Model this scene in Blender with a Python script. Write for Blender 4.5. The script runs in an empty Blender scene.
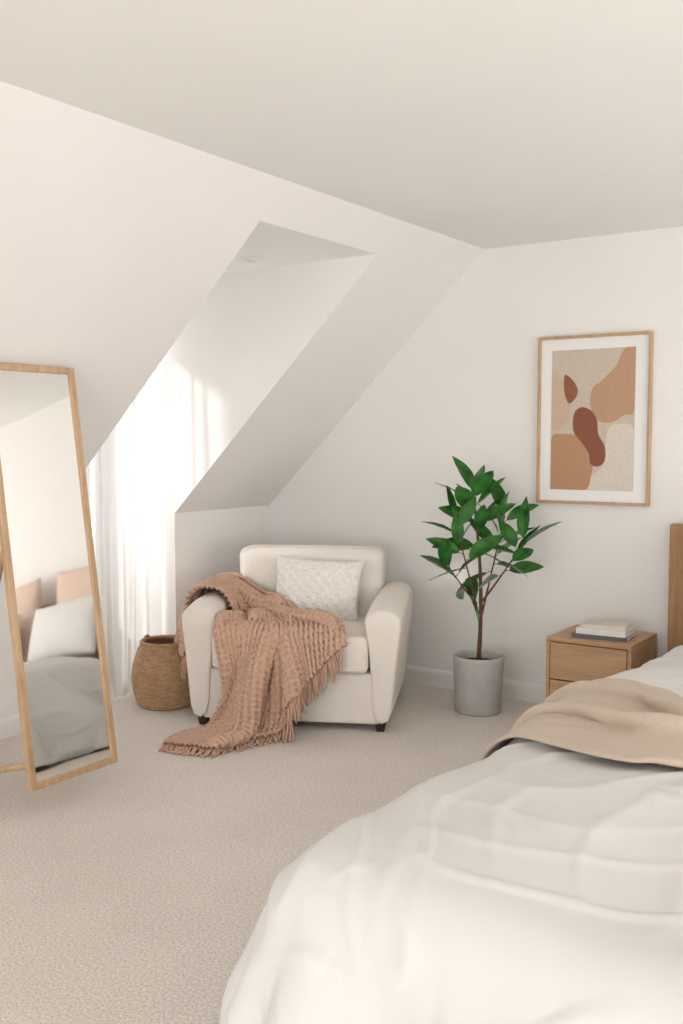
import bpy, bmesh, math, random, time
import numpy as np
from mathutils import Vector, Matrix, noise
from mathutils.bvhtree import BVHTree
random.seed(4); np.random.seed(4)
T0=time.time()
scene=bpy.context.scene
COL=scene.collection

# ---------------------------------------------------------------- helpers
def lin(c):
    return tuple(((x/255)/12.92 if x/255<=0.04045 else ((x/255+0.055)/1.055)**2.4) for x in c)+(1,)
def new_mat(name):
    m=bpy.data.materials.new(name); m.use_nodes=True
    nt=m.node_tree; b=nt.nodes['Principled BSDF']
    return m,nt,b
def N(nt,t,**kw):
    n=nt.nodes.new(t)
    for k,v in kw.items():
        if k in n.inputs: n.inputs[k].default_value=v
        else: setattr(n,k,v)
    return n
def simple(name,rgb,rough=0.6,var=0.04,scale=40,bump=0.0,bscale=200,bdist=0.002,sheen=0,metal=0,coord='Object'):
    m,nt,b=new_mat(name)
    tc=N(nt,'ShaderNodeTexCoord')
    n=N(nt,'ShaderNodeTexNoise',Scale=scale,Detail=4.0)
    nt.links.new(tc.outputs[coord],n.inputs['Vector'])
    r=N(nt,'ShaderNodeValToRGB')
    c=lin(rgb)
    r.color_ramp.elements[0].position=0.3; r.color_ramp.elements[1].position=0.7
    r.color_ramp.elements[0].color=tuple(max(0,x*(1-var)) for x in c[:3])+(1,)
    r.color_ramp.elements[1].color=tuple(min(1,x*(1+var)) for x in c[:3])+(1,)
    nt.links.new(n.outputs['Fac'],r.inputs['Fac']); nt.links.new(r.outputs['Color'],b.inputs['Base Color'])
    b.inputs['Roughness'].default_value=rough
    b.inputs['Metallic'].default_value=metal
    if sheen:
        b.inputs['Sheen Weight'].default_value=sheen
        b.inputs['Sheen Roughness'].default_value=0.5
    if bump:
        n2=N(nt,'ShaderNodeTexNoise',Scale=bscale,Detail=3.0)
        nt.links.new(tc.outputs[coord],n2.inputs['Vector'])
        bp=N(nt,'ShaderNodeBump',Strength=bump,Distance=bdist)
        nt.links.new(n2.outputs['Fac'],bp.inputs['Height']); nt.links.new(bp.outputs['Normal'],b.inputs['Normal'])
    return m
def wood(name,c1,c2,axis='Z',rough=0.5,scale=1.0):
    m,nt,b=new_mat(name)
    tc=N(nt,'ShaderNodeTexCoord'); mp=N(nt,'ShaderNodeMapping')
    s={'X':(1.2,14,14),'Y':(14,1.2,14),'Z':(14,14,1.2)}[axis]
    mp.inputs['Scale'].default_value=tuple(x*scale for x in s)
    n=N(nt,'ShaderNodeTexNoise',Scale=2.0,Detail=8.0,Roughness=0.6,Distortion=0.6)
    n2=N(nt,'ShaderNodeTexNoise',Scale=14.0,Detail=5.0,Roughness=0.7)
    nt.links.new(tc.outputs['Object'],mp.inputs['Vector'])
    nt.links.new(mp.outputs['Vector'],n.inputs['Vector']); nt.links.new(mp.outputs['Vector'],n2.inputs['Vector'])
    mx=N(nt,'ShaderNodeMath',operation='MULTIPLY_ADD'); mx.inputs[1].default_value=0.35
    nt.links.new(n2.outputs['Fac'],mx.inputs[0]); 
    sc=N(nt,'ShaderNodeMath',operation='MULTIPLY'); sc.inputs[1].default_value=0.65
    nt.links.new(n.outputs['Fac'],sc.inputs[0]); nt.links.new(sc.outputs[0],mx.inputs[2])
    r=N(nt,'ShaderNodeValToRGB'); r.color_ramp.elements[0].position=0.36; r.color_ramp.elements[1].position=0.62
    r.color_ramp.elements[0].color=lin(c2); r.color_ramp.elements[1].color=lin(c1)
    nt.links.new(mx.outputs[0],r.inputs['Fac']); nt.links.new(r.outputs['Color'],b.inputs['Base Color'])
    b.inputs['Roughness'].default_value=rough
    bp=N(nt,'ShaderNodeBump',Strength=0.15,Distance=0.001)
    nt.links.new(mx.outputs[0],bp.inputs['Height']); nt.links.new(bp.outputs['Normal'],b.inputs['Normal'])
    return m

def link(o,parent=None):
    COL.objects.link(o)
    if parent is not None: o.parent=parent
    return o
def mesh_obj(name,verts,faces,mat,parent=None,smooth=True,loc=(0,0,0),rot=(0,0,0)):
    me=bpy.data.meshes.new(name); me.from_pydata([tuple(v) for v in verts],[],faces); me.update()
    if smooth: me.polygons.foreach_set('use_smooth',[True]*len(me.polygons))
    if mat: me.materials.append(mat)
    o=bpy.data.objects.new(name,me); o.location=loc; o.rotation_euler=rot
    return link(o,parent)
def bm_obj(name,bm,mat,parent=None,smooth=False,loc=(0,0,0),rot=(0,0,0)):
    me=bpy.data.meshes.new(name); bmesh.ops.recalc_face_normals(bm,faces=bm.faces); bm.to_mesh(me); bm.free()
    if smooth: me.polygons.foreach_set('use_smooth',[True]*len(me.polygons))
    if mat: me.materials.append(mat)
    o=bpy.data.objects.new(name,me); o.location=loc; o.rotation_euler=rot
    return link(o,parent)
def add_box(bm,lo,hi,bevel=0.0,seg=2):
    lo=Vector(lo);hi=Vector(hi)
    r=bmesh.ops.create_cube(bm,size=1.0)
    vs=r['verts']
    c=(lo+hi)/2; s=hi-lo
    for v in vs: v.co=Vector((v.co.x*s.x+c.x,v.co.y*s.y+c.y,v.co.z*s.z+c.z))
    if bevel>0:
        es=set()
        for v in vs:
            for e in v.link_edges: es.add(e)
        bmesh.ops.bevel(bm,geom=list(es),offset=bevel,segments=seg,affect='EDGES',profile=0.5)
def box(name,lo,hi,mat,parent=None,bevel=0.0,seg=2,smooth=False,loc=(0,0,0),rot=(0,0,0)):
    bm=bmesh.new(); add_box(bm,lo,hi,bevel,seg)
    return bm_obj(name,bm,mat,parent,smooth,loc,rot)
def root(name,loc,rotz,label,cat,rot=None):
    e=bpy.data.objects.new(name,None); e.empty_display_size=0.1
    e.location=loc; e.rotation_euler=rot if rot else (0,0,rotz)
    e['label']=label; e['category']=cat
    return link(e)
def tag(o,label,cat,**kw):
    o['label']=label;o['category']=cat
    for k,v in kw.items(): o[k]=v
    return o
def struct(o): o['kind']='structure'; return o
def cushion(name,h,r,bulge,n,mat,parent=None,center=(0,0,0),fn=None,rot=None):
    bm=bmesh.new(); bmesh.ops.create_cube(bm,size=2.0)
    bmesh.ops.subdivide_edges(bm,edges=bm.edges[:],cuts=n,use_grid_fill=True)
    h=Vector(h)
    R=rot.to_matrix() if rot else None
    for v in bm.verts:
        # cluster samples toward the edges
        p=[math.sin(c*math.pi/2)*0.6+c*0.4 for c in v.co]
        q=Vector((p[0]*h.x,p[1]*h.y,p[2]*h.z))
        inn=Vector([max(-(h[i]-r),min(h[i]-r,q[i])) for i in range(3)])
        d=q-inn
        if d.length>1e-9: q=inn+d.normalized()*r
        a=[max(0,1-(p[i])**2) for i in range(3)]
        s=[(q[i]/h[i]) for i in range(3)]
        q.x+=bulge[0]*s[0]*a[1]*a[2]; q.y+=bulge[1]*s[1]*a[0]*a[2]; q.z+=bulge[2]*s[2]*a[0]*a[1]
        if fn: q=fn(q)
        if R: q=R@q
        v.co=q+Vector(center)
    return bm_obj(name,bm,mat,parent,True)
def loft(rings,cap=True):
    V=[];F=[];n=len(rings[0])
    for r in rings: V+= [tuple(p) for p in r]
    for i in range(len(rings)-1):
        for j in range(n):
            a=i*n+j;b=i*n+(j+1)%n
            F.append((a,b,b+n,a+n))
    if cap:
        F.append(tuple(reversed(range(n)))); F.append(tuple(range((len(rings)-1)*n,len(rings)*n)))
    return V,F
def tube(points,radii,nseg=8):
    pts=[Vector(p) for p in points]; rings=[]
    up=Vector((0.13,0.31,0.94))
    for i,p in enumerate(pts):
        t=(pts[min(i+1,len(pts)-1)]-pts[max(i-1,0)]).normalized()
        a=t.cross(up)
        if a.length<1e-3: a=t.cross(Vector((1,0,0)))
        a.normalize(); b=t.cross(a)
        r=radii[i] if hasattr(radii,'__len__') else radii
        rings.append([p+a*math.cos(k*2*math.pi/nseg)*r+b*math.sin(k*2*math.pi/nseg)*r for k in range(nseg)])
    return loft(rings)
def merge(parts):
    V=[];F=[]
    for v,f in parts:
        o=len(V); V+=v; F+=[tuple(i+o for i in q) for q in f]
    return V,F
def revolve(profile,n,fn=None):
    V=[];F=[]
    for (r,z) in profile:
        for k in range(n):
            a=2*math.pi*k/n
            rr=r if fn is None else fn(r,z,a)
            V.append((rr*math.cos(a),rr*math.sin(a),z))
    for i in range(len(profile)-1):
        for k in range(n):
            a=i*n+k;b=i*n+(k+1)%n
            F.append((a,b,b+n,a+n))
    return V,F
def add_subsurf(o,l=1):
    m=o.modifiers.new('sub','SUBSURF'); m.levels=l; m.render_levels=l

# ---------------------------------------------------------------- cloth solver
def cloth_pairs(nu,nv,su,sv,bend):
    idx=np.arange(nu*nv).reshape(nu,nv); B=[]
    def put(a,b,rest,k,par):
        for c in (0,1):
            m=(par==c)
            if m.any(): B.append((a[m],b[m],rest,k))
    I,J=np.meshgrid(np.arange(nu),np.arange(nv),indexing='ij')
    put(idx[:-1].ravel(),idx[1:].ravel(),su,1.0,(I[:-1]%2).ravel())
    put(idx[:,:-1].ravel(),idx[:,1:].ravel(),sv,1.0,(J[:,:-1]%2).ravel())
    dg=math.hypot(su,sv)
    put(idx[:-1,:-1].ravel(),idx[1:,1:].ravel(),dg,0.35,(I[:-1,:-1]%2).ravel())
    put(idx[1:,:-1].ravel(),idx[:-1,1:].ravel(),dg,0.35,(I[:-1,:-1]%2).ravel())
    put(idx[:-2].ravel(),idx[2:].ravel(),2*su,bend,((I[:-2]//2)%2).ravel())
    put(idx[:,:-2].ravel(),idx[:,2:].ravel(),2*sv,bend,((J[:,:-2]//2)%2).ravel())
    if bend>0.02:
        put(idx[:-4].ravel(),idx[4:].ravel(),4*su,bend*0.5,((I[:-4]//4)%2).ravel())
        put(idx[:,:-4].ravel(),idx[:,4:].ravel(),4*sv,bend*0.5,((J[:,:-4]//4)%2).ravel())
    return B
def simulate(P,nu,nv,su,sv,collide,steps=120,iters=8,bend=0.05,damp=0.97,g=9.8,dt=1/60,pin=None,fric=0.5):
    P=P.reshape(-1,3).copy(); prev=P.copy(); B=cloth_pairs(nu,nv,su,sv,bend)
    pinpos=P[pin].copy() if pin is not None else None
    for s in range(steps):
        dm=damp if s<steps*0.8 else 0.85
        vel=(P-prev)*dm
        ml=np.linalg.norm(vel,axis=1,keepdims=True); vel*=np.minimum(1,0.03/np.maximum(ml,1e-9))
        prev=P.copy(); P=P+vel; P[:,2]-=g*dt*dt
        for it in range(iters):
            for a,b,rest,k in B:
                d=P[a]-P[b]; L=np.sqrt((d*d).sum(1))+1e-9
                c=((L-rest)/L*(0.5*k))
                if k<0.3: c=np.where(L<rest*0.97,c,0)   # bending only pushes open
                c=d*c[:,None]
                P[a]-=c; P[b]+=c
            if pin is not None: P[pin]=pinpos
            if it%4==3 or it==iters-1:
                P=collide(P,prev,fric)
    return P.reshape(nu,nv,3)
def sdf_collide(sdf,off,floor=None):
    def f(P,prev,fric):
        d=sdf(P); m=d<off
        if m.any():
            Q=P[m]; e=1e-3; g=np.zeros_like(Q)
            for k in range(3):
                A=Q.copy();A[:,k]+=e; C=Q.copy();C[:,k]-=e
                g[:,k]=(sdf(A)-sdf(C))
            g/=np.linalg.norm(g,axis=1,keepdims=True)+1e-9
            Q=Q+g*(off-d[m])[:,None]
            mv=Q-prev[m]; tn=mv-g*(mv*g).sum(1)[:,None]
            P[m]=Q-tn*fric
        if floor is not None:
            m=P[:,2]<floor
            P[m,2]=floor; P[m,:2]-= (P[m,:2]-prev[m,:2])*0.7
        return P
    return f
def rb(P,c,h,r):
    q=np.abs(P-np.array(c))-np.array(h)+r
    return np.linalg.norm(np.maximum(q,0),axis=1)+np.minimum(q.max(1),0)-r
def grid_faces(nu,nv,flip=False):
    F=[]
    for i in range(nu-1):
        for j in range(nv-1):
            q=(i*nv+j,(i+1)*nv+j,(i+1)*nv+j+1,i*nv+j+1)
            F.append(q[::-1] if flip else q)
    return F
def refine(A,k):
    def cr(A,axis):
        A=np.moveaxis(A,axis,0); n=A.shape[0]; out=[]
        for i in range(n-1):
            p0=A[i-1] if i>0 else 2*A[0]-A[1]; p1=A[i];p2=A[i+1]; p3=A[i+2] if i+2<n else 2*A[-1]-A[-2]
            for s in range(k):
                t=s/k
                out.append(0.5*((2*p1)+(p2-p0)*t+(2*p0-5*p1+4*p2-p3)*t*t+(3*p1-p0-3*p2+p3)*t**3))
        out.append(A[-1]); return np.moveaxis(np.array(out),0,axis)
    return cr(cr(A,0),1)
def smooth_grid(G,n=1):
    S=G.copy()
    for _ in range(n):
        T=S.copy()
        T[1:-1,1:-1]=(S[1:-1,1:-1]*4+S[:-2,1:-1]+S[2:,1:-1]+S[1:-1,:-2]+S[1:-1,2:])/8
        T[0,1:-1]=(S[0,1:-1]*2+S[0,:-2]+S[0,2:])/4; T[-1,1:-1]=(S[-1,1:-1]*2+S[-1,:-2]+S[-1,2:])/4
        T[1:-1,0]=(S[1:-1,0]*2+S[:-2,0]+S[2:,0])/4; T[1:-1,-1]=(S[1:-1,-1]*2+S[:-2,-1]+S[2:,-1])/4
        S=T
    return S
def grid_normals(G):
    n=np.cross(np.gradient(G,axis=0),np.gradient(G,axis=1)); n/=np.linalg.norm(n,axis=2,keepdims=True)+1e-9
    if n[...,2].mean()<0: n=-n
    return n

# ---------------------------------------------------------------- materials
M_wall=simple('wall_paint',(242,239,235),0.85,0.01,3,0.08,300,0.001)
M_ceil=simple('ceiling_paint',(248,247,244),0.9,0.01,3,0.05,300,0.001)
M_trim=simple('trim_paint',(242,240,237),0.5,0.01,5)
M_linen=simple('white_linen',(220,217,214),0.85,0.01,6,0.2,700,0.001)
M_pillow=simple('pillow_cotton',(234,231,227),0.85,0.02,6,0.15,600,0.0008)
M_blush=simple('blush_linen',(228,202,184),0.85,0.03,12,0.25,500,0.001)
M_uphol=simple('cream_weave',(238,230,220),0.9,0.07,220,0.7,260,0.003)
M_camel=simple('camel_wool',(202,184,166),0.95,0.06,120,0.45,320,0.002,sheen=0.1)
M_oak=wood('light_oak',(204,172,136),(178,142,106),'Z',0.45)
M_oakX=wood('oak_grain_across',(200,164,126),(174,136,98),'X',0.5)
M_headb=wood('headboard_oak',(184,142,102),(156,114,76),'Z',0.5)
M_dark=simple('dark_wood',(48,34,26),0.4,0.1,30)
M_soil=simple('soil',(60,44,34),0.95,0.4,80,1.0,120,0.01)
M_stem=simple('bark',(98,66,46),0.8,0.2,60,0.5,150,0.002)
M_conc=simple('concrete',(192,189,185),0.8,0.08,14,0.4,120,0.001)
M_paper=simple('paper',(240,236,228),0.8,0.01,10)

# carpet
M_carpet,nt,b=new_mat('carpet_pile')
tc=N(nt,'ShaderNodeTexCoord')
n1=N(nt,'ShaderNodeTexNoise',Scale=125.0,Detail=6.0,Roughness=0.8); n2=N(nt,'ShaderNodeTexNoise',Scale=2.6,Detail=4.0)
for n in (n1,n2): nt.links.new(tc.outputs['Object'],n.inputs['Vector'])
r=N(nt,'ShaderNodeValToRGB'); r.color_ramp.elements[0].position=0.36; r.color_ramp.elements[1].position=0.62
r.color_ramp.elements[0].color=lin((194,182,170)); r.color_ramp.elements[1].color=lin((250,243,235))
nt.links.new(n1.outputs['Fac'],r.inputs['Fac'])
mx=N(nt,'ShaderNodeMixRGB',blend_type='MULTIPLY'); mx.inputs['Fac'].default_value=0.45
r2=N(nt,'ShaderNodeValToRGB'); r2.color_ramp.elements[0].position=0.35; r2.color_ramp.elements[1].position=0.65
r2.color_ramp.elements[0].color=(0.86,0.855,0.85,1); r2.color_ramp.elements[1].color=(1,1,1,1)
nt.links.new(n2.outputs['Fac'],r2.inputs['Fac']); nt.links.new(r.outputs['Color'],mx.inputs[1]); nt.links.new(r2.outputs['Color'],mx.inputs[2])
nt.links.new(mx.outputs['Color'],b.inputs['Base Color']); b.inputs['Roughness'].default_value=1.0
bp=N(nt,'ShaderNodeBump',Strength=0.5,Distance=0.0045); nt.links.new(n1.outputs['Fac'],bp.inputs['Height']); nt.links.new(bp.outputs['Normal'],b.inputs['Normal'])

M_knit=simple('rose_brown_knit',(212,173,149),0.95,0.10,90,0.8,260,0.004,sheen=0.1)
M_fringe=simple('rose_brown_yarn',(208,168,145),0.95,0.1,100)
M_cush=simple('cushion_weave',(240,236,229),0.9,0.02,30,0.3,500,0.001)

# leaf
M_leaf=simple('glossy_leaf',(54,112,46),0.27,0.5,14)
M_leaf.node_tree.nodes['Principled BSDF'].inputs['Coat Weight'].default_value=0.35
# mirror
M_mirror,nt,b=new_mat('mirror_silver'); b.inputs['Metallic'].default_value=1; b.inputs['Roughness'].default_value=0.03; b.inputs['Base Color'].default_value=(0.94,0.93,0.91,1)
# sheer curtain
M_sheer=bpy.data.materials.new('sheer_voile'); M_sheer.use_nodes=True; nt=M_sheer.node_tree; nt.nodes.clear()
out=N(nt,'ShaderNodeOutputMaterial'); tr=N(nt,'ShaderNodeBsdfTransparent'); tl=N(nt,'ShaderNodeBsdfTranslucent'); df=N(nt,'ShaderNodeBsdfDiffuse')
tl.inputs['Color'].default_value=(0.56,0.555,0.55,1); df.inputs['Color'].default_value=(0.9,0.89,0.88,1)
m1=N(nt,'ShaderNodeMixShader'); m1.inputs[0].default_value=0.70; m2=N(nt,'ShaderNodeMixShader')
nt.links.new(tl.outputs[0],m1.inputs[1]); nt.links.new(df.outputs[0],m1.inputs[2])
tcs=N(nt,'ShaderNodeTexCoord'); nz=N(nt,'ShaderNodeTexNoise',Scale=900.0); nt.links.new(tcs.outputs['Object'],nz.inputs['Vector'])
mr=N(nt,'ShaderNodeMapRange'); mr.inputs['To Min'].default_value=0.38; mr.inputs['To Max'].default_value=0.70
nt.links.new(nz.outputs['Fac'],mr.inputs['Value']); nt.links.new(mr.outputs[0],m2.inputs[0])
nt.links.new(tr.outputs[0],m2.inputs[1]); nt.links.new(m1.outputs[0],m2.inputs[2]); nt.links.new(m2.outputs[0],out.inputs['Surface'])
# window glass
M_glass=bpy.data.materials.new('window_glass'); M_glass.use_nodes=True; nt=M_glass.node_tree; nt.nodes.clear()
out=N(nt,'ShaderNodeOutputMaterial'); tr=N(nt,'ShaderNodeBsdfTransparent'); gl=N(nt,'ShaderNodeBsdfGlossy',Roughness=0.02); fr=N(nt,'ShaderNodeFresnel',IOR=1.3); mm=N(nt,'ShaderNodeMixShader')
nt.links.new(fr.outputs[0],mm.inputs[0]); nt.links.new(tr.outputs[0],mm.inputs[1]); nt.links.new(gl.outputs[0],mm.inputs[2]); nt.links.new(mm.outputs[0],out.inputs['Surface'])

# ---------------------------------------------------------------- room shell
YB=4.885; XK=-3.87; ZC=2.37; XC=-2.42; ZK=0.97; YF=-4.0; XR=3.4
Y1,Y2=3.18,4.05; XT=-2.56; ZT=ZC+(XT-XC)*(ZC-ZK)/(XC-XK); XW=-4.40
def quadmesh(name,polys,mat):
    V=[];F=[]
    for p in polys:
        F.append(tuple(range(len(V),len(V)+len(p)))); V+=p
    return struct(mesh_obj(name,V,F,mat,smooth=False))
struct(box('floor',(XW,YF,-0.05),(XR,YB,0.0),M_carpet))
struct(box('ceiling',(XC,YF,ZC),(XR,YB,ZC+0.05),M_ceil))
struct(box('wall_back',(XK-0.1,YB,0),(XR,YB+0.06,ZC+0.05),M_wall))
struct(box('wall_right',(XR,YF,0),(XR+0.06,YB,ZC+0.05),M_wall))
quadmesh('wall_left_slope',[
 [(XC,YF,ZC),(XC,Y1,ZC),(XK,Y1,ZK),(XK,YF,ZK)],
 [(XC,Y2,ZC),(XC,YB,ZC),(XK,YB,ZK),(XK,Y2,ZK)],
 [(XC,Y1,ZC),(XC,Y2,ZC),(XT,Y2,ZT),(XT,Y1,ZT)]],M_wall)
quadmesh('wall_left',[
 [(XK,YF,0),(XK,Y1,0),(XK,Y1,ZK),(XK,YF,ZK)],
 [(XK,Y2,0),(XK,YB,0),(XK,YB,ZK),(XK,Y2,ZK)]],M_wall)
chk=lambda y:[(XT,y,ZT),(XK,y,ZK),(XK,y,0),(XW,y,0),(XW,y,ZT)]
quadmesh('wall_dormer_near',[chk(Y1)],M_wall)
quadmesh('wall_dormer_far',[chk(Y2)],M_wall)
quadmesh('ceiling_dormer',[[(XT,Y1,ZT),(XT,Y2,ZT),(XW,Y2,ZT),(XW,Y1,ZT)]],M_ceil)
wy1,wy2,wz1,wz2=Y1+0.04,Y2-0.04,0.30,2.17
bm=bmesh.new()
for lo,hi in [((XW-0.06,Y1,0),(XW,Y2,wz1)),((XW-0.06,Y1,wz2),(XW,Y2,ZT+0.05)),((XW-0.06,Y1,wz1),(XW,wy1,wz2)),((XW-0.06,wy2,wz1),(XW,Y2,wz2))]:
    add_box(bm,lo,hi)
struct(bm_obj('wall_dormer_window',bm,M_wall))
bm=bmesh.new(); fw=0.04
for lo,hi in [((XW-0.05,wy1,wz1),(XW-0.01,wy1+fw,wz2)),((XW-0.05,wy2-fw,wz1),(XW-0.01,wy2,wz2)),((XW-0.05,wy1,wz1),(XW-0.01,wy2,wz1+fw)),
  ((XW-0.05,wy1,wz2-fw),(XW-0.01,wy2,wz2)),((XW-0.05,(wy1+wy2)/2-0.025,wz1),(XW-0.01,(wy1+wy2)/2+0.025,wz2))]:
    add_box(bm,lo,hi,0.004,1)
w=struct(bm_obj('window_1',bm,M_trim))
g=struct(box('window_1_pane',(XW-0.032,wy1,wz1),(XW-0.028,wy2,wz2),M_glass)); 
# baseboards
def bboard(name,a,b,nrm):
    a=Vector(a);b=Vector(b);n=Vector(nrm)
    prof=[(0,0),(0.016,0),(0.016,0.075),(0.012,0.088),(0.006,0.095),(0,0.097)]
    V=[];F=[]
    for p in (a,b):
        for d,z in prof: V.append(tuple(p+n*d+Vector((0,0,z))))
    k=len(prof)
    for i in range(k-1): F.append((i,i+1,i+1+k,i+k))
    F.append(tuple(range(k))); F.append(tuple(range(k,2*k)))
    struct(mesh_obj(name,V,F,M_trim,smooth=False))
bboard('baseboard_back',(XK,YB,0),(XR,YB,0),(0,-1,0))
bboard('baseboard_left',(XK,YF,0),(XK,Y1,0),(1,0,0))
bboard('baseboard_left_far',(XK,Y2,0),(XK,YB,0),(1,0,0))
# recessed downlight in dormer ceiling
dl=root('downlight',(-3.13,3.81,ZT-0.004),0,'small round white recessed ceiling downlight in the dormer','ceiling light')
V,F=revolve([(0.032,0.003),(0.036,-0.004),(0.05,-0.006),(0.058,-0.003),(0.06,0.003)],40); mesh_obj('trim_ring',V,F,M_trim,dl)
V,F=revolve([(0.0005,0.002),(0.034,0.002)],40); mesh_obj('lens',V,F,simple('lens_white',(210,206,200),0.3),dl)

# ---------------------------------------------------------------- curtain
nu,nv=190,50; V=[]
for i in range(nu):
    s=i/(nu-1)
    for j in range(nv):
        t=j/(nv-1); z=0.012+(2.17-0.012)*(1-t)
        ph=s*2*math.pi*7+1.8*math.sin(s*9)+0.9*math.sin(t*3+s*14)
        amp=0.015+0.010*math.sin(s*17+1)+0.014*t
        x=-3.945+amp*math.sin(ph)+0.008*math.sin(t*9+s*30)
        y=Y1+0.03+(Y2-Y1-0.07)*s+0.012*math.cos(ph*2)
        V.append((x,y,z))
cr_=root('curtain',(-3.945,3.6,0.01),0,'sheer white voile curtain hanging in the dormer window','curtain')
c=mesh_obj('fabric',[(v[0]+3.945,v[1]-3.6,v[2]-0.01) for v in V],grid_faces(nu,nv),M_sheer,cr_)
V,F=tube([(0,Y1+0.004-3.6,2.175),(0,Y2-0.004-3.6,2.175)],0.009,12)
mesh_obj('curtain_rod',V,F,M_trim,cr_)

# ---------------------------------------------------------------- picture
pr=root('framed_picture',(-1.81,YB-0.002,1.47),0,'abstract terracotta and tan print in an oak frame','picture')
W,H=0.58,0.84; fwid=0.014
bm=bmesh.new()
for lo,hi in [((-W/2,-0.03,-H/2),(-W/2+fwid,0,H/2)),((W/2-fwid,-0.03,-H/2),(W/2,0,H/2)),((-W/2+fwid,-0.03,-H/2),(W/2-fwid,0,-H/2+fwid)),((-W/2+fwid,-0.03,H/2-fwid),(W/2-fwid,0,H/2))]:
    add_box(bm,lo,hi,0.002,1)
bm_obj('frame',bm,M_oak,pr)
M_mat=simple('mat_board',(243,241,237),0.7,0.005,10)
box('mat_board',(-W/2+fwid,-0.014,-H/2+fwid),(W/2-fwid,-0.004,H/2-fwid),M_mat,pr)
PW,PH=0.428,0.70
ax0,az0=-W/2+0.072,-H/2+0.07
bm=bmesh.new(); add_box(bm,(ax0,-0.0155,az0),(ax0+PW,-0.014,az0+PH))
me=bpy.data.meshes.new('print')
cols=[(204,190,174),(220,209,196),(190,152,120),(140,84,62),(186,142,108),(206,178,154),(150,92,68)]
bm.to_mesh(me);bm.free()
pm=[simple('print_ink_%s'%n,c,0.7,0.05,60) for n,c in zip(('sand','cream','tan','rust','clay','peach','terracotta'),cols)]
for m in pm: me.materials.append(m)
def smooth_closed(pts,k=6):
    n=len(pts);o=[]
    for i in range(n):
        p0,p1,p2,p3=[Vector(pts[(i+d)%n]) for d in (-1,0,1,2)]
        for s in range(k):
            t=s/k
            o.append(0.5*((2*p1)+(p2-p0)*t+(2*p0-5*p1+4*p2-p3)*t*t+(3*p1-p0-3*p2+p3)*t**3))
    return o
shapes=[
 (1,[(.45,.02),(.58,.0),(1,0),(1,.42),(.82,.47),(.70,.44),(.66,.30),(.62,.16),(.50,.10)]),
 (5,[(0,.46),(0,.84),(.10,.80),(.20,.74),(.24,.62),(.20,.50),(.10,.44)]),
 (2,[(1,.58),(1,1),(.86,.98),(.78,.88),(.62,.78),(.50,.72),(.48,.60),(.56,.50),(.72,.48),(.88,.53)]),
 (4,[(0,0),(0,.36),(.14,.40),(.30,.39),(.44,.33),(.52,.22),(.50,.10),(.42,.0)]),
 (3,[(.28,.54),(.36,.59),(.48,.57),(.56,.50),(.58,.40),(.66,.31),(.66,.21),(.58,.17),(.49,.19),(.47,.26),(.38,.34),(.28,.42)]),
 (6,[(.16,.82),(.25,.79),(.32,.72),(.30,.66),(.22,.62),(.16,.70)])]
bm=bmesh.new(); bm.from_mesh(me)
for k,(ci,pts) in enumerate(shapes):
    ps=[]
    for p in smooth_closed(pts):
        q=(min(1,max(0,p[0])),min(1,max(0,p[1])))
        if not ps or (abs(q[0]-ps[-1][0])+abs(q[1]-ps[-1][1])>1e-4): ps.append(q)
    vs=[bm.verts.new((ax0+p[0]*PW,-0.0158-0.0003*k,az0+p[1]*PH)) for p in ps]
    f=bm.faces.new(vs); f.material_index=ci; f.normal_update()
    if f.normal.y>0: f.normal_flip()
bmesh.ops.triangulate(bm,faces=[f for f in bm.faces if len(f.verts)>4],ngon_method='EAR_CLIP')
bm.to_mesh(me);bm.free()
link(bpy.data.objects.new('print',me),pr)

# ---------------------------------------------------------------- nightstand
nx0,nx1,ny0,ny1,nz=-1.872,-1.462,4.47,4.85,0.44
ns=root('nightstand',((nx0+nx1)/2,(ny0+ny1)/2,0),0,'oak two-drawer nightstand beside the bed','nightstand')
hx=(nx1-nx0)/2; hy=(ny1-ny0)/2
bm=bmesh.new()
add_box(bm,(-hx,-hy,nz-0.02),(hx,hy,nz),0.003,2)
add_box(bm,(-hx,-hy,0.04),(-hx+0.018,hy,nz-0.02),0.002,1)
add_box(bm,(hx-0.018,-hy,0.04),(hx,hy,nz-0.02),0.002,1)
add_box(bm,(-hx+0.018,-hy,0.04),(hx-0.018,hy,0.058))
add_box(bm,(-hx+0.018,hy-0.01,0.058),(hx-0.018,hy,nz-0.02))
add_box(bm,(-hx+0.03,-hy+0.03,0.0),(hx-0.03,hy-0.03,0.04))
bm_obj('body',bm,M_oakX,ns)
zm=(0.06+nz-0.022)/2
for a,c in ((0.061,zm-0.003),(zm+0.003,nz-0.024)):
    box('drawer',(-hx+0.021,-hy-0.001,a),(hx-0.021,hy-0.03,c),M_oakX,ns,0.0025,2)
# books
def book(loc,rz,w,d,t,cover,label):
    b=root('book',loc,rz,label,'book'); b['group']='books on the nightstand'
    bm=bmesh.new()
    add_box(bm,(-w/2,-d/2,0),(w/2,d/2,0.0025)); add_box(bm,(-w/2,-d/2,t-0.0025),(w/2,d/2,t)); add_box(bm,(-w/2,-d/2,0.0025),(w/2,-d/2+0.003,t-0.0025))
    bm_obj('cover',bm,cover,b)
    box('pages',(-w/2+0.004,-d/2+0.003,0.0025),(w/2-0.004,d/2-0.005,t-0.0025),M_paper,b)
bc1=simple('book_slate',(92,94,100),0.5); bc2=simple('book_white',(232,229,222),0.5); bc3=simple('book_cream',(220,211,197),0.5)
bx,by=-1.645,4.62
book((bx,by,nz),0.10,0.26,0.185,0.020,bc1,'dark slate hardcover book at the bottom of the stack')
book((bx+0.01,by,nz+0.020),0.04,0.235,0.17,0.026,bc2,'white hardcover book in the middle of the stack')
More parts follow.
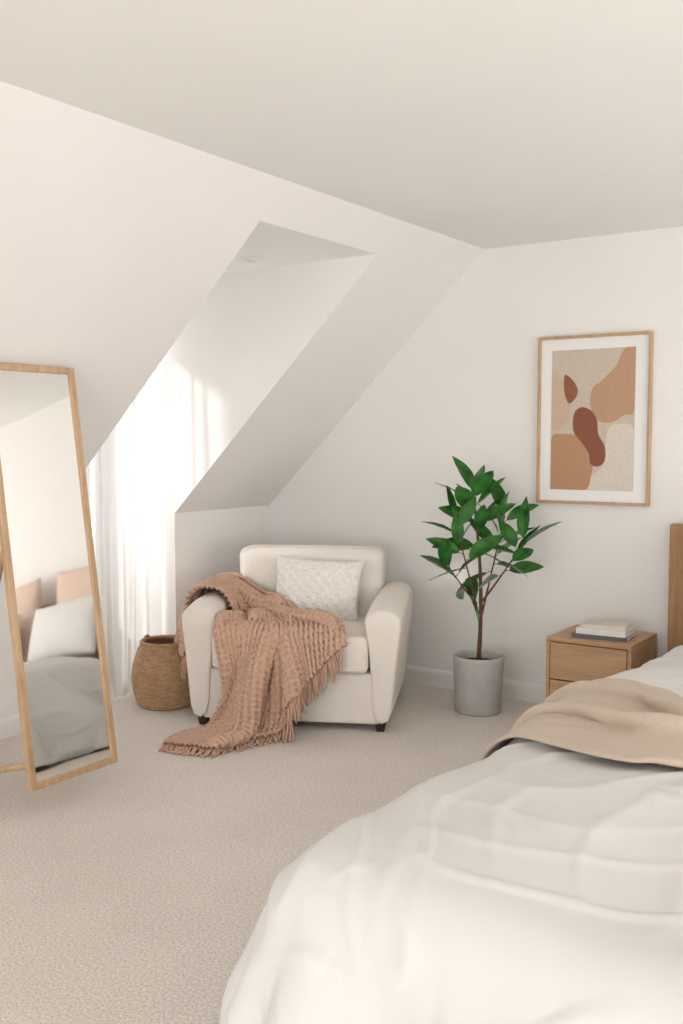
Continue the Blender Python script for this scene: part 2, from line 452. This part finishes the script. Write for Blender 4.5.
book((bx+0.012,by,nz+0.046),0.14,0.205,0.15,0.020,bc3,'cream book on top of the stack')

# ---------------------------------------------------------------- plant
px,py=-2.270,4.555
pl=root('potted_plant',(px,py,0),0,'leafy green rubber plant in a round grey concrete pot','plant')
V,F=revolve([(0.0005,0.0),(0.108,0.0),(0.116,0.006),(0.128,0.26),(0.131,0.282),(0.128,0.288),(0.120,0.288),(0.117,0.28),(0.116,0.245)],64)
mesh_obj('pot',V,F,M_conc,pl)
V,F=revolve([(0.0005,0.255),(0.04,0.259),(0.08,0.252),(0.117,0.248)],40); mesh_obj('soil',V,F,M_soil,pl)
rgt=Vector((0.8261,0.5635,0)); dep=Vector((-0.5635,0.8261,0))
def P3(l,d,z): return rgt*l+dep*d+Vector((0,0,z))
def bez(pts,n):
    o=[];P=[Vector(p) for p in pts]
    for i in range(n+1):
        t=i/n; Q=P[:]
        while len(Q)>1: Q=[Q[k].lerp(Q[k+1],t) for k in range(len(Q)-1)]
        o.append(Q[0])
    return o
stems=[[P3(.0,0,.24),P3(.012,0,.45),P3(.03,.02,.75),P3(-.03,.0,1.0),P3(-.03,0,1.10)],
 [P3(.006,.0,.46),P3(-.03,-.02,.6),P3(-.08,-.05,.8),P3(-.13,-.04,.96)],
 [P3(.008,.0,.46),P3(.05,.04,.62),P3(.09,.05,.8),P3(.13,.03,.99)],
 [P3(.018,.01,.56),P3(.07,-.03,.64),P3(.14,-.05,.75),P3(.21,-.05,.86)],
 [P3(-.012,-.005,.55),P3(-.06,.04,.60),P3(-.10,.04,.66),P3(-.15,.03,.73)]]
parts=[];leaves=[]
def leaf(base,dirn,L,Wd,curl,roll):
    d=dirn.normalized(); side=d.cross(Vector((0,0,1)))
    if side.length<0.15: side=rgt.copy()
    side.normalize(); up=side.cross(d).normalized()
    side,up=side*math.cos(roll)+up*math.sin(roll), up*math.cos(roll)-side*math.sin(roll)
    n=10;V=[];F=[]
    for i in range(n+1):
        t=i/n
        wd=Wd*0.5*(math.sin(math.pi*min(1,t**0.85))**0.75)*(1-0.15*t) if 0<t<1 else 0.0008
        ang=curl*t
        c=base+d*(L*(math.sin(ang)/curl if abs(curl)>1e-3 else t))*1.0 - up*(L*(1-math.cos(ang))/curl if abs(curl)>1e-3 else 0)
        fold=0.3
        for k,s in enumerate((-1,-.5,0,.5,1)):
            V.append(tuple(c+side*(wd*s)+up*(wd*abs(s)*fold*(1.2-abs(s)*.5)+ (0.0015*math.sin(t*22+s) if s else -0.0015))))
    for i in range(n):
        for k in range(4):
            a=i*5+k; F.append((a,a+1,a+6,a+5))
    return V,F
for si,s in enumerate(stems):
    n=16; pts=bez(s,n); r0=0.012 if si==0 else 0.006
    parts.append(tube(pts,[r0*(1-0.6*i/n) for i in range(n+1)],8))
    cnt=[13,9,9,8,7][si]
    for k in range(cnt):
        t=0.50+0.50*k/(cnt-1) if si else 0.60+0.40*k/(cnt-1)
        i=min(n,int(round(t*n))); p=pts[i]
        a=k*2.4+si*1.3
        lift=0.45+0.9*(t-0.45)/0.55+random.uniform(-.4,.4)
        if k==cnt-1: lift=3.0
        if k<2: lift-=0.7
        hd=rgt*math.cos(a)*1.2+dep*math.sin(a)*0.6
        hd=hd+rgt*(p.dot(rgt)*2.4)
        d=hd+Vector((0,0,lift)); L=random.uniform(.17,.225)
        d.normalize(); pet=p+d*0.024
        parts.append(tube([p,p.lerp(pet,.5),pet],[0.0025,0.002,0.0018],5))
        side=d.cross(Vector((0,0,1))); sg=1 if side.dot(dep)>0 else -1
        roll=-sg*random.uniform(.1,1.2)
        leaves.append(leaf(pet,d,L,L*random.uniform(.38,.46),random.uniform(.1,.6),roll))
V,F=merge(parts); mesh_obj('stem',V,F,M_stem,pl)
V,F=merge(leaves); lf=mesh_obj('foliage',V,F,M_leaf,pl); add_subsurf(lf,1)

# ---------------------------------------------------------------- basket
bk=root('basket',(-3.670,3.765,0),0.3,'round woven wicker basket with small handles on the carpet','basket')
prof=[]
nz_=136
def brad(t): # t 0..1 height
    return 0.126+0.052*math.sin(math.pi*min(1,(t*0.86+0.10)))-0.006*t
Hb=0.325; rows=34
for i in range(nz_+1):
    t=i/nz_; prof.append((brad(t),0.004+Hb*t))
def wv(r,z,a):
    row=(z-0.004)/Hb*rows
    ph=math.pi*int(row)
    return r+0.0030*math.cos(48*a+ph)+0.0032*abs(math.sin(math.pi*row))-0.002
V,F=revolve(prof,384,wv)
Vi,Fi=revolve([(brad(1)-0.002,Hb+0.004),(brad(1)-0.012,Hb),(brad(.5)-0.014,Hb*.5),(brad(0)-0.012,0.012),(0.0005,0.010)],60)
Vb,Fb=revolve([(0.0005,0.0),(brad(0)-0.004,0.0),(brad(0),0.004)],60)
M_wick,nt,b=new_mat('wicker')
tc=N(nt,'ShaderNodeTexCoord'); mp=N(nt,'ShaderNodeMapping'); mp.inputs['Scale'].default_value=(25,25,110)
n1=N(nt,'ShaderNodeTexNoise',Scale=1.0,Detail=4.0); nt.links.new(tc.outputs['Object'],mp.inputs['Vector']); nt.links.new(mp.outputs[0],n1.inputs['Vector'])
r=N(nt,'ShaderNodeValToRGB'); r.color_ramp.elements[0].position=.35; r.color_ramp.elements[1].position=.65
r.color_ramp.elements[0].color=lin((168,132,98)); r.color_ramp.elements[1].color=lin((200,164,126))
nt.links.new(n1.outputs['Fac'],r.inputs['Fac']); nt.links.new(r.outputs['Color'],b.inputs['Base Color']); b.inputs['Roughness'].default_value=0.7
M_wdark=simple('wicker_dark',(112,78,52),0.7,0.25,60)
V,F=merge([(V,F),(Vb,Fb)]); mesh_obj('body',V,F,M_wick,bk)
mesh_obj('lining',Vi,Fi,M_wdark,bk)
parts=[]
for ph in (0,math.pi):
    pts=[]
    for k in range(181):
        a=2*math.pi*k/180; rr=brad(1)-0.003+0.005*math.cos(a*24+ph); pts.append((rr*math.cos(a),rr*math.sin(a),Hb+0.006+0.005*math.sin(a*24+ph)))
    parts.append(tube(pts,0.0065,6))
V,F=merge(parts); mesh_obj('rim',V,F,M_wick,bk)
for sgn in (0,math.pi):
    a0=2.9+sgn; parts=[]
    for ph in (0,math.pi):
        pts=[]
        for k in range(41):
            u=k/40; a=a0+(u-.5)*0.6; rr=brad(1)+0.004+0.003*math.cos(u*30+ph)
            pts.append((rr*math.cos(a),rr*math.sin(a),Hb-0.01+0.032*math.sin(math.pi*u)+0.003*math.sin(u*30+ph)))
        parts.append(tube(pts,0.0045,6))
    V,F=merge(parts); mesh_obj('handle',V,F,M_wick,bk)

# ---------------------------------------------------------------- standing mirror
BLx,BRY,BLY=-2.91,2.715,2.30
tilt=math.atan2(0.21,1.514); Lm=1.555; Wm=BRY-BLY
mr_=root('standing_mirror',(-3.05,(BRY+BLY)/2,0),0,'tall light oak framed standing mirror tilted back on its stand','mirror')
def mp_(y,h,n):
    return Vector((0.14 - math.sin(tilt)*h + math.cos(tilt)*n, y, 0.112+math.cos(tilt)*h+math.sin(tilt)*n))
def tbox(bm,a,b_,bev=0.003):
    vs0=set(bm.verts)
    add_box(bm,a,b_,bev,2)
    for v in bm.verts:
        if v not in vs0: v.co=mp_(v.co.x,v.co.y,v.co.z)
bm=bmesh.new(); fb=0.026; hw=Wm/2
tbox(bm,(-hw,0,-0.024),(-hw+fb,Lm,0)); tbox(bm,(hw-fb,0,-0.024),(hw,Lm,0))
tbox(bm,(-hw+fb,0,-0.024),(hw-fb,fb,0)); tbox(bm,(-hw+fb,Lm-fb,-0.024),(hw-fb,Lm,0))
bm_obj('frame',bm,M_oak,mr_)
bm=bmesh.new(); tbox(bm,(-hw+fb,fb,-0.014),(hw-fb,Lm-fb,-0.008),0)
bm_obj('mirror_glass',bm,M_mirror,mr_)
bm=bmesh.new(); tbox(bm,(-hw+fb,fb,-0.022),(hw-fb,Lm-fb,-0.015),0)
bm_obj('back_panel',bm,M_oakX,mr_)
for s in (-1,1):
    y=s*(hw-0.013)
    V,F=tube(bez([mp_(y,0.09,-0.02),Vector((0.06,y,0.185)),Vector((-0.06,y,0.165)),Vector((-0.2,y,0.10)),Vector((-0.32,y,0.014))],14),0.012,10)
    mesh_obj('leg',V,F,M_oak,mr_)
for s in (-1,1):
    y=s*(hw-0.05)
    V,F=tube([mp_(y,0.95,-0.035),Vector((-0.36,y*1.1,0.013))],0.011,10)
    mesh_obj('brace',V,F,M_oak,mr_)

# ---------------------------------------------------------------- armchair
CR=math.radians(26)
CH=(-3.035,4.115,0)
ch=root('armchair',CH,CR,'cream upholstered armchair with flared rounded arms','armchair')
cushion('base',(0.43,0.39,0.124),0.016,(0,0.002,0),12,M_uphol,ch,center=(0,0.0,0.156))
cushion('seat_cushion',(0.374,0.345,0.085),0.028,(0,0.006,0.014),16,M_uphol,ch,center=(0,-0.085,0.366))
for zc in (0.300,0.432):
    pts=[(-0.362,-0.20,zc),(-0.362,-0.36,zc),(-0.355,-0.405,zc),(-0.335,-0.424,zc)]+[(-0.32+0.064*k,-0.427,zc) for k in range(11)]+[(0.335,-0.424,zc),(0.355,-0.405,zc),(0.362,-0.36,zc),(0.362,-0.20,zc)]
    V,F=tube(pts,0.0045,8); mesh_obj('piping',V,F,M_uphol,ch)
def bfn(q):
    return Vector((q.x*(1+0.05*q.z/0.3),q.y+q.z*0.10,q.z))
cushion('backrest',(0.380,0.105,0.27),0.05,(0.0,0.03,0.006),18,M_uphol,ch,center=(-0.01,0.30,0.525),fn=bfn)
def arm(sgn):
    rings=[]
    ys=[-0.405,-0.402,-0.394,-0.38,-0.35,-0.30,-0.2,-0.1,0,0.1,0.2,0.3,0.36,0.385,0.395,0.398]
    for y in ys:
        f=max(0,(-0.385-y)/0.02); inset=0.014*(1-math.sqrt(max(0,1-f*f)))
        f2=max(0,(y-0.36)/0.04); inset+=0.03*(1-math.sqrt(max(0,1-min(1,f2*f2))))
        ztop=0.592+0.022*math.sin((y+0.40)/0.8*math.pi*0.6)-0.015*max(0,(-0.2-y)/0.2)**2
        cx=0.442; w=0.086-inset
        bot=0.034+inset*0.5
        pts=[]
        pts+= [(0.388+inset,bot),(0.388+inset,0.20),(0.380+inset,0.36),(0.360+inset,ztop-0.10)]
        K=9
        for k in range(K+1):
            a=math.pi-math.pi*k/K
            pts.append((cx+w*math.cos(a)*1.04,ztop-0.060+ (0.060-inset)*math.sin(a)))
        pts+=[(0.518-inset,0.42),(0.504-inset,0.28),(0.492-inset,0.16),(0.486-inset,bot)]
        ring=[(sgn*x,y,z) for x,z in pts]
        rings.append(ring if sgn>0 else ring[::-1])
    V,F=loft(rings)
    o=mesh_obj('arm',V,F,M_uphol,ch); 
    bm=bmesh.new(); bm.from_mesh(o.data); bmesh.ops.recalc_face_normals(bm,faces=bm.faces); bm.to_mesh(o.data); bm.free()
    o.data.polygons.foreach_set('use_smooth',[True]*len(o.data.polygons)); add_subsurf(o,1)
arm(1);arm(-1)
for x in (-0.43,0.43):
    for y in (-0.36,0.34):
        V,F=loft([[(x+sx*0.018,y+sy*0.018,0) for sx,sy in ((-1,-1),(1,-1),(1,1),(-1,1))],[(x+sx*0.024,y+sy*0.024,0.038) for sx,sy in ((-1,-1),(1,-1),(1,1),(-1,1))]])
        mesh_obj('foot',V,F,M_dark,ch,smooth=False)
# pillows
def pillow_mesh(name,w,h,t,mat,n=28,relief=None):
    V=[];F=[]
    for side in (1,-1):
        for i in range(n+1):
            for j in range(n+1):
                u=-1+2*i/n; v=-1+2*j/n
                prof=max(0,(1-abs(u)**2.6))**0.5*max(0,(1-abs(v)**2.6))**0.5
                x=u*w/2*(1-0.07*(1-abs(v)**2)*abs(u)**3*1.0); z=v*h/2*(1-0.07*(1-abs(u)**2)*abs(v)**3)
                wr=0.006*noise.noise(Vector((u*3,v*3,side*2.0)))
                rl=relief(u*w/2,v*h/2)*min(1,prof*2.5) if relief else 0
                V.append((x,side*(t/2*prof+wr*prof+rl),z))
    m=(n+1)**2
    for s in (0,1):
        for i in range(n):
            for j in range(n):
                q=(s*m+i*(n+1)+j,s*m+(i+1)*(n+1)+j,s*m+(i+1)*(n+1)+j+1,s*m+i*(n+1)+j+1)
                F.append(q if s else q[::-1])
    o=mesh_obj(name,V,F,mat)
    bm=bmesh.new(); bm.from_mesh(o.data); bmesh.ops.remove_doubles(bm,verts=bm.verts,dist=0.0002); bmesh.ops.recalc_face_normals(bm,faces=bm.faces); bm.to_mesh(o.data); bm.free()
    o.data.polygons.foreach_set('use_smooth',[True]*len(o.data.polygons))
    return o
CM=Matrix.Translation(Vector(CH))@Matrix.Rotation(CR,4,'Z')
cpx,cpy,cpz=0.055,0.060,0.590
def trellis(x,z):
    c=0.056
    x2=x+0.010*math.sin(z*2*math.pi/c); z2=z+0.010*math.sin(x*2*math.pi/c)
    a=math.sin((x2+z2)*math.pi/c); b=math.sin((x2-z2)*math.pi/c)
    ridge=max(0,1-min(abs(a),abs(b))*1.8)**0.8
    dot=max(0,abs(a*b)-0.5)*1.5
    return 0.010*ridge+0.010*dot
cu=pillow_mesh('cushion',0.46,0.35,0.16,M_cush,n=120,relief=trellis)
cu.matrix_world=CM@Matrix.Translation((cpx,cpy,cpz))@Matrix.Rotation(math.radians(3),4,'Y')@Matrix.Rotation(math.radians(-17),4,'X')
tag(cu,'cream textured woven cushion propped on the armchair','cushion')

# ---- throw blanket on chair
def chair_sdf(P):
    d=rb(P,(0,0,0.165),(0.43,0.39,0.115),0.02)
    d=np.minimum(d,rb(P,(0,-0.085,0.366),(0.37,0.350,0.098),0.03))
    Q=P.copy(); Q[:,1]-= (Q[:,2]-0.525)*0.10
    d=np.minimum(d,rb(Q,(0,0.30,0.525),(0.385,0.13,0.275),0.06))
    for s in (-1,1):
        Q=P.copy(); Q[:,0]-= s*(Q[:,2]-0.34)*0.06
        d=np.minimum(d,rb(Q,(s*0.434,0,0.322),(0.088,0.408,0.290),0.072))
    a=math.radians(-17); Q=P-np.array([cpx,cpy,cpz]); y=Q[:,1]*math.cos(a)+Q[:,2]*math.sin(a); z=-Q[:,1]*math.sin(a)+Q[:,2]*math.cos(a)
    d=np.minimum(d,rb(np.stack([Q[:,0],y,z],1),(0,0,0),(0.20,0.07,0.155),0.06))
    return d
nu,nv=62,88; sp=0.0185
key=[(0.0,-0.71,0.06,0.30),(0.18,-0.49,0.05,0.30),(0.32,-0.30,0.00,0.34),(0.46,-0.11,-0.16,0.46),(0.62,-0.03,-0.36,0.53),(1.0,-0.08,-0.92,0.56)]
def interp(t):
    for a,b_ in zip(key,key[1:]):
        if t<=b_[0]:
            f=(t-a[0])/(b_[0]-a[0]); return [a[k]+(b_[k]-a[k])*f for k in (1,2,3)]
    return list(key[-1][1:])
cl=[interp(t/200) for t in range(201)]
for _ in range(12):
    cl=[cl[0]]+[[(cl[i-1][k]+cl[i][k]*2+cl[i+1][k])/4 for k in range(3)] for i in range(1,200)]+[cl[-1]]
P=np.zeros((nu,nv,3))
for j in range(nv):
    t=j/(nv-1); q=t*200; a=min(199,int(q)); f=q-a
    c0=[cl[a][k]*(1-f)+cl[a+1][k]*f for k in range(3)]
    tx=cl[min(200,a+4)][0]-cl[max(0,a-4)][0]; ty=cl[min(200,a+4)][1]-cl[max(0,a-4)][1]; L=math.hypot(tx,ty); tx/=L;ty/=L
    for i in range(nu):
        s=(i/(nu-1)-.5)
        fold=0.046*math.sin(i*0.50+1.1*math.sin(j*.07)+0.4)+0.008*math.sin(i*.31+j*.13)
        P[i,j]=(c0[0]-ty*s*c0[2], c0[1]+tx*s*c0[2], 0.70+fold+0.003*random.random())
P=simulate(P,nu,nv,sp,sp,sdf_collide(chair_sdf,0.022,0.020),steps=130,iters=10,bend=0.12,fric=0.95,damp=0.91)
jm=[(nv-1)*(1-0.29*min(1,max(0,(i/(nu-1)-0.25)/0.75))**0.9) for i in range(nu)]
G=np.zeros((nu,nv,3)); UVg=np.zeros((nu,nv,2))
for i in range(nu):
    for j in range(nv):
        q=j/(nv-1)*jm[i]; a=min(nv-2,int(q)); f=q-a
        G[i,j]=P[i,a]*(1-f)+P[i,a+1]*f; UVg[i,j]=(i*sp,q*sp)
S=smooth_grid(G,1)
Gf=refine(S,7); Uf=refine(UVg,7)
nrm=grid_normals(Gf)
cell=0.025
wu=np.abs(np.sin(Uf[...,0]*math.pi/cell+0.15*np.sin(Uf[...,1]*9))); wv2=np.abs(np.sin(Uf[...,1]*math.pi/cell+0.15*np.sin(Uf[...,0]*11)))
Gf=Gf+nrm*(0.017*(1-(wu*wv2)**0.8))[...,None]
fu,fv=Gf.shape[:2]
th=mesh_obj('throw_blanket',Gf.reshape(-1,3),grid_faces(fu,fv),M_knit)
th.matrix_world=CM
sm=th.modifiers.new('thick','SOLIDIFY'); sm.thickness=0.010; sm.offset=-1 
tag(th,'chunky rose-brown knitted throw with fringe draped over the armchair','throw blanket')
parts=[]
def strand(p,d,L=0.115):
    d=d.normalized()+Vector((random.uniform(-.25,.25),random.uniform(-.25,.25),-0.1))
    pts=[p-d*0.006];v=d.normalized()
    for k in range(5):
        v=(v+Vector((random.uniform(-.18,.18),random.uniform(-.18,.18),-0.35))).normalized()
        n_=pts[-1]+v*(L/5)
        for _ in range(2):
            dd=chair_sdf(np.array([n_]))[0]
            if dd<0.008:
                e=1e-3; g=Vector([(chair_sdf(np.array([n_+Vector([e if m==k2 else 0 for m in range(3)])]))[0]-dd)/e for k2 in range(3)])
                n_=n_+g.normalized()*(0.008-dd)
        if n_.z<0.007: n_.z=0.007
        pts.append(n_)
    parts.append(tube(pts,[.005,.0048,.0044,.0042,.0038,.0028],5))
for j,jn in ((nv-1,nv-4),(0,3)):
    for i in range(0,nu):
        for h in (0,0.5):
            if i+h>nu-1: continue
            p=Vector(S[i,j])*(1-h)+Vector(S[min(i+1,nu-1),j])*h; q=Vector(S[i,jn])
            strand(p,(p-q))
for j in range(int(nv*0.62),nv-1):
    p=Vector(S[nu-1,j]); q=Vector(S[nu-4,j]); strand(p,(p-q),0.085)
V,F=merge(parts); fr_=mesh_obj('fringe',V,F,M_fringe,th); fr_['kind']='stuff'
print('throw done',time.time()-T0)

# ---------------------------------------------------------------- bed
BX0,BX1,BY0,BY1,BT=-1.215,0.62,1.50,4.78,0.505
bd=root('bed',((BX0+BX1)/2,(BY0+BY1)/2,0),0,'double bed with light oak headboard and low wooden frame','bed')
ox,oy=(BX0+BX1)/2,(BY0+BY1)/2
box('headboard',(-1.40-ox,4.80-oy,0.0),(0.82-ox,4.86-oy,0.975),M_headb,bd,0.006,2)
bm=bmesh.new()
x0,x1,y0,y1=BX0+0.01-ox,BX1-ox,BY0-0.02-oy,4.80-oy
add_box(bm,(x0,y0,0.03),(x1,y0+0.04,0.29),0.004,2); add_box(bm,(x0,y0+0.04,0.03),(x0+0.04,y1,0.29),0.004,2); add_box(bm,(x1-0.04,y0+0.04,0.03),(x1,y1,0.29),0.004,2)
add_box(bm,(x0+0.04,y0+0.04,0.14),(x1-0.04,y1,0.18))
bm_obj('bed_frame',bm,M_headb,bd)
for a in (x0+0.08,x1-0.14):
    for c in (y0+0.10,y1-0.16):
        box('leg',(a,c,0),(a+0.06,c+0.06,0.14),M_headb,bd,0.003,1)
cushion('mattress',((BX1-BX0)/2-0.03,(BY1-BY0)/2-0.03,0.145),0.07,(0,0,0.0),14,M_pillow,bd,center=(0,0,0.335))
def bed_sdf(P):
    R=0.16
    cx,cy=(BX0+BX1)/2,(BY0+BY1+0.6)/2; hx_,hy_=(BX1-BX0)/2,(BY1+0.6-BY0)/2
    fl=0.46*np.clip(0.44-P[:,2],0,0.24)
    qx=np.abs(P[:,0]-cx)-hx_+R; qy=np.abs(P[:,1]-cy)-hy_+R
    d2=np.sqrt(np.maximum(qx,0)**2+np.maximum(qy,0)**2)+np.minimum(np.maximum(qx,qy),0)-R
    top=BT+0.035*np.clip(-d2/0.5,0,1)+0.014*np.sin(P[:,0]*5+1)*np.sin(P[:,1]*4.2)
    d2=(d2-fl*(1+0.6*np.sin(P[:,0]*15+P[:,1]*12)))*0.90
    dz=P[:,2]-top; r=0.10
    a=d2+r; b_=dz+r
    return np.sqrt(np.maximum(a,0)**2+np.maximum(b_,0)**2)+np.minimum(np.maximum(a,b_),0)-r
sp=0.030; k=1.065
gx0,gx1,gy0,gy1=BX0-0.44,BX1+0.36,BY0-0.16,4.20
nu=int((gx1-gx0)/sp)+1; nv=int((gy1-gy0)/sp)+1
P=np.zeros((nu,nv,3))
for i in range(nu):
    for j in range(nv):
        x=gx0+i*sp;y=gy0+j*sp
        P[i,j]=(x,y,BT+0.10+0.06*noise.noise(Vector((x*4,y*4,0)))+0.03*noise.noise(Vector((x*9,y*8,3))))
pin=np.array([i*nv+nv-1 for i in range(nu)])
P=simulate(P,nu,nv,sp*k,sp*k,sdf_collide(bed_sdf,0.03,0.015),steps=110,iters=10,bend=0.09,fric=0.7,damp=0.95)
S=smooth_grid(P,1)
DG=refine(S,4); nrm=grid_normals(DG)
H=np.zeros(DG.shape[:2])
for i in range(DG.shape[0]):
    for j in range(DG.shape[1]):
        x=i/4*sp; y=j/4*sp
        wx=0.20*noise.noise(Vector((x*1.6,y*1.6,5.0))); wy=0.20*noise.noise(Vector((x*1.6,y*1.6,9.0)))
        a=noise.noise(Vector(((x+wx)*5.6+(y+wy)*2.4,(y+wy)*1.8-(x+wx)*1.0,1.0)))
        b_=noise.noise(Vector(((x+wx)*2.6-(y+wy)*3.6,(y+wy)*4.2+x,7.0)))
        c_=noise.noise(Vector(((x+wx)*13.0+(y+wy)*9.0,(y+wy)*5.0-(x+wx)*6.0,13.0)))
        m=noise.noise(Vector((x*1.5,y*1.5,20.0))); m2_=noise.noise(Vector((x*2.2,y*2.2,33.0)))
        ra=max(0,1-abs(a)*5)**2; rb_=max(0,1-abs(b_)*5)**2; rc_=max(0,1-abs(c_)*5)**2
        H[i,j]=0.015*ra*max(0,0.45+m)+0.012*rb_*max(0,0.35-m)+0.008*rc_*max(0,m2_+0.15)+0.018*noise.noise(Vector((x*3.1,y*2.6,2.0)))
DG=DG+nrm*H[...,None]
du_,dv2=DG.shape[:2]
dv=mesh_obj('duvet',DG.reshape(-1,3),grid_faces(du_,dv2),M_linen)
tag(dv,'puffy white linen duvet draped over the bed','duvet')
sm=dv.modifiers.new('thick','SOLIDIFY'); sm.thickness=0.022; sm.offset=0.0
print('duvet done',time.time()-T0)
DV=S.reshape(-1,3)
bvh=BVHTree.FromPolygons([tuple(v) for v in DV],grid_faces(nu,nv))
def bvh_collide(off):
    def f(Q,prev,fric):
        for n_ in range(len(Q)):
            p=Vector(Q[n_]); loc,nr,idx,dist=bvh.find_nearest(p)
            if loc is None: continue
            if nr.z<-0.2: nr=-nr
            s=(p-loc).dot(nr)
            if s<off:
                q=loc+nr*off if s<0 else p+nr*(off-s)
                pv=Vector(prev[n_]); mv=q-pv; tn=mv-nr*mv.dot(nr)
                Q[n_]=q-tn*fric
        return Q
    return f
# camel blanket
sp=0.024; nu,nv=70,34
th_=math.radians(-19); cs,sn=math.cos(th_),math.sin(th_)
P=np.zeros((nu,nv,3)); cp=0.93
for i in range(nu):
    for j in range(nv):
        a=i*sp*cp; b_=j*sp*(0.62+0.07*math.sin(i*.1+1))
        x=-1.42+cs*a-sn*b_; y=2.68+sn*a+cs*b_+0.03*math.sin(i*.17)
        P[i,j]=(x,y,0.66+0.040*math.sin(j*0.50+1.5*math.sin(i*0.09))+0.012*math.sin(i*.4+j*.25))
P=simulate(P,nu,nv,sp,sp,sdf_collide(bed_sdf,0.055,0.02),steps=42,iters=8,bend=0.08,fric=0.93,damp=0.9)
P=simulate(P,nu,nv,sp,sp,bvh_collide(0.034),steps=16,iters=4,bend=0.08,fric=0.96,damp=0.9)
bl=mesh_obj('blanket',smooth_grid(P,1).reshape(-1,3),grid_faces(nu,nv),M_camel)
tag(bl,'camel wool blanket laid across the bed','blanket')
sm=bl.modifiers.new('thick','SOLIDIFY'); sm.thickness=0.012; sm.offset=0.3
add_subsurf(bl,2)
print('blanket done',time.time()-T0)
for x in (-0.70,0.14):
    p=pillow_mesh('pillow',0.66,0.64,0.15,M_blush)
    p.matrix_world=Matrix.Translation((x,4.65,0.86))@Matrix.Rotation(math.radians(-14),4,'X')
    tag(p,'large square blush pillow leaning on the headboard','pillow',group='pillows on the bed')
for x in (-0.72,0.14):
    p=pillow_mesh('pillow',0.70,0.42,0.16,M_pillow)
    p.matrix_world=Matrix.Translation((x,4.40,0.745))@Matrix.Rotation(math.radians(-24),4,'X')
    tag(p,'plump white pillow stacked against a blush pillow','pillow',group='pillows on the bed')

# ---------------------------------------------------------------- lights
def area(name,loc,rot,sx,sy,pw,col):
    l=bpy.data.lights.new(name,'AREA'); l.shape='RECTANGLE'; l.size=sx; l.size_y=sy; l.energy=pw; l.color=col
    o=bpy.data.objects.new(name,l); o.location=loc; o.rotation_euler=rot; link(o); return o
area('fill_rear',(0.2,-3.8,1.15),(math.radians(108),0,0),5.2,2.0,112,(0.975,0.985,1.0))  # added area fill behind the camera, standing in for unseen windows
area('fill_side',(3.3,2.4,1.1),(math.radians(106),0,math.radians(90)),4.6,1.9,132,(0.975,0.985,1.0))  # added fill from the right to brighten the slope; no window modelled there
dd=area('dormer_daylight',(-4.95,3.15,1.35),(0,0,0),1.2,1.8,46,(0.99,0.995,1.0))
dd.rotation_euler=Vector((0.93,0.34,0.28)).to_track_quat('-Z','Z').to_euler()
s=bpy.data.lights.new('sun','SUN'); s.energy=4.2; s.angle=math.radians(3.0); s.color=(1,0.97,0.92)
so=bpy.data.objects.new('sun',s); so.rotation_euler=Vector((0.72,0.6,-0.42)).to_track_quat('-Z','Y').to_euler(); link(so)
w=bpy.data.worlds.new('world'); scene.world=w; w.use_nodes=True
bg=w.node_tree.nodes['Background']; bg.inputs['Color'].default_value=(0.97,0.98,1.0,1); bg.inputs['Strength'].default_value=0.95
# ---------------------------------------------------------------- camera
cam=bpy.data.cameras.new('camera'); co=bpy.data.objects.new('camera',cam); link(co)
cam.sensor_fit='VERTICAL'; cam.sensor_height=36; cam.sensor_width=24; cam.lens=1011/1024*36
co.location=(0,0,1.37); co.rotation_euler=(math.radians(90-4.07),0,math.radians(34.3))
scene.camera=co
scene.view_settings.view_transform='Standard'
print('total',time.time()-T0)
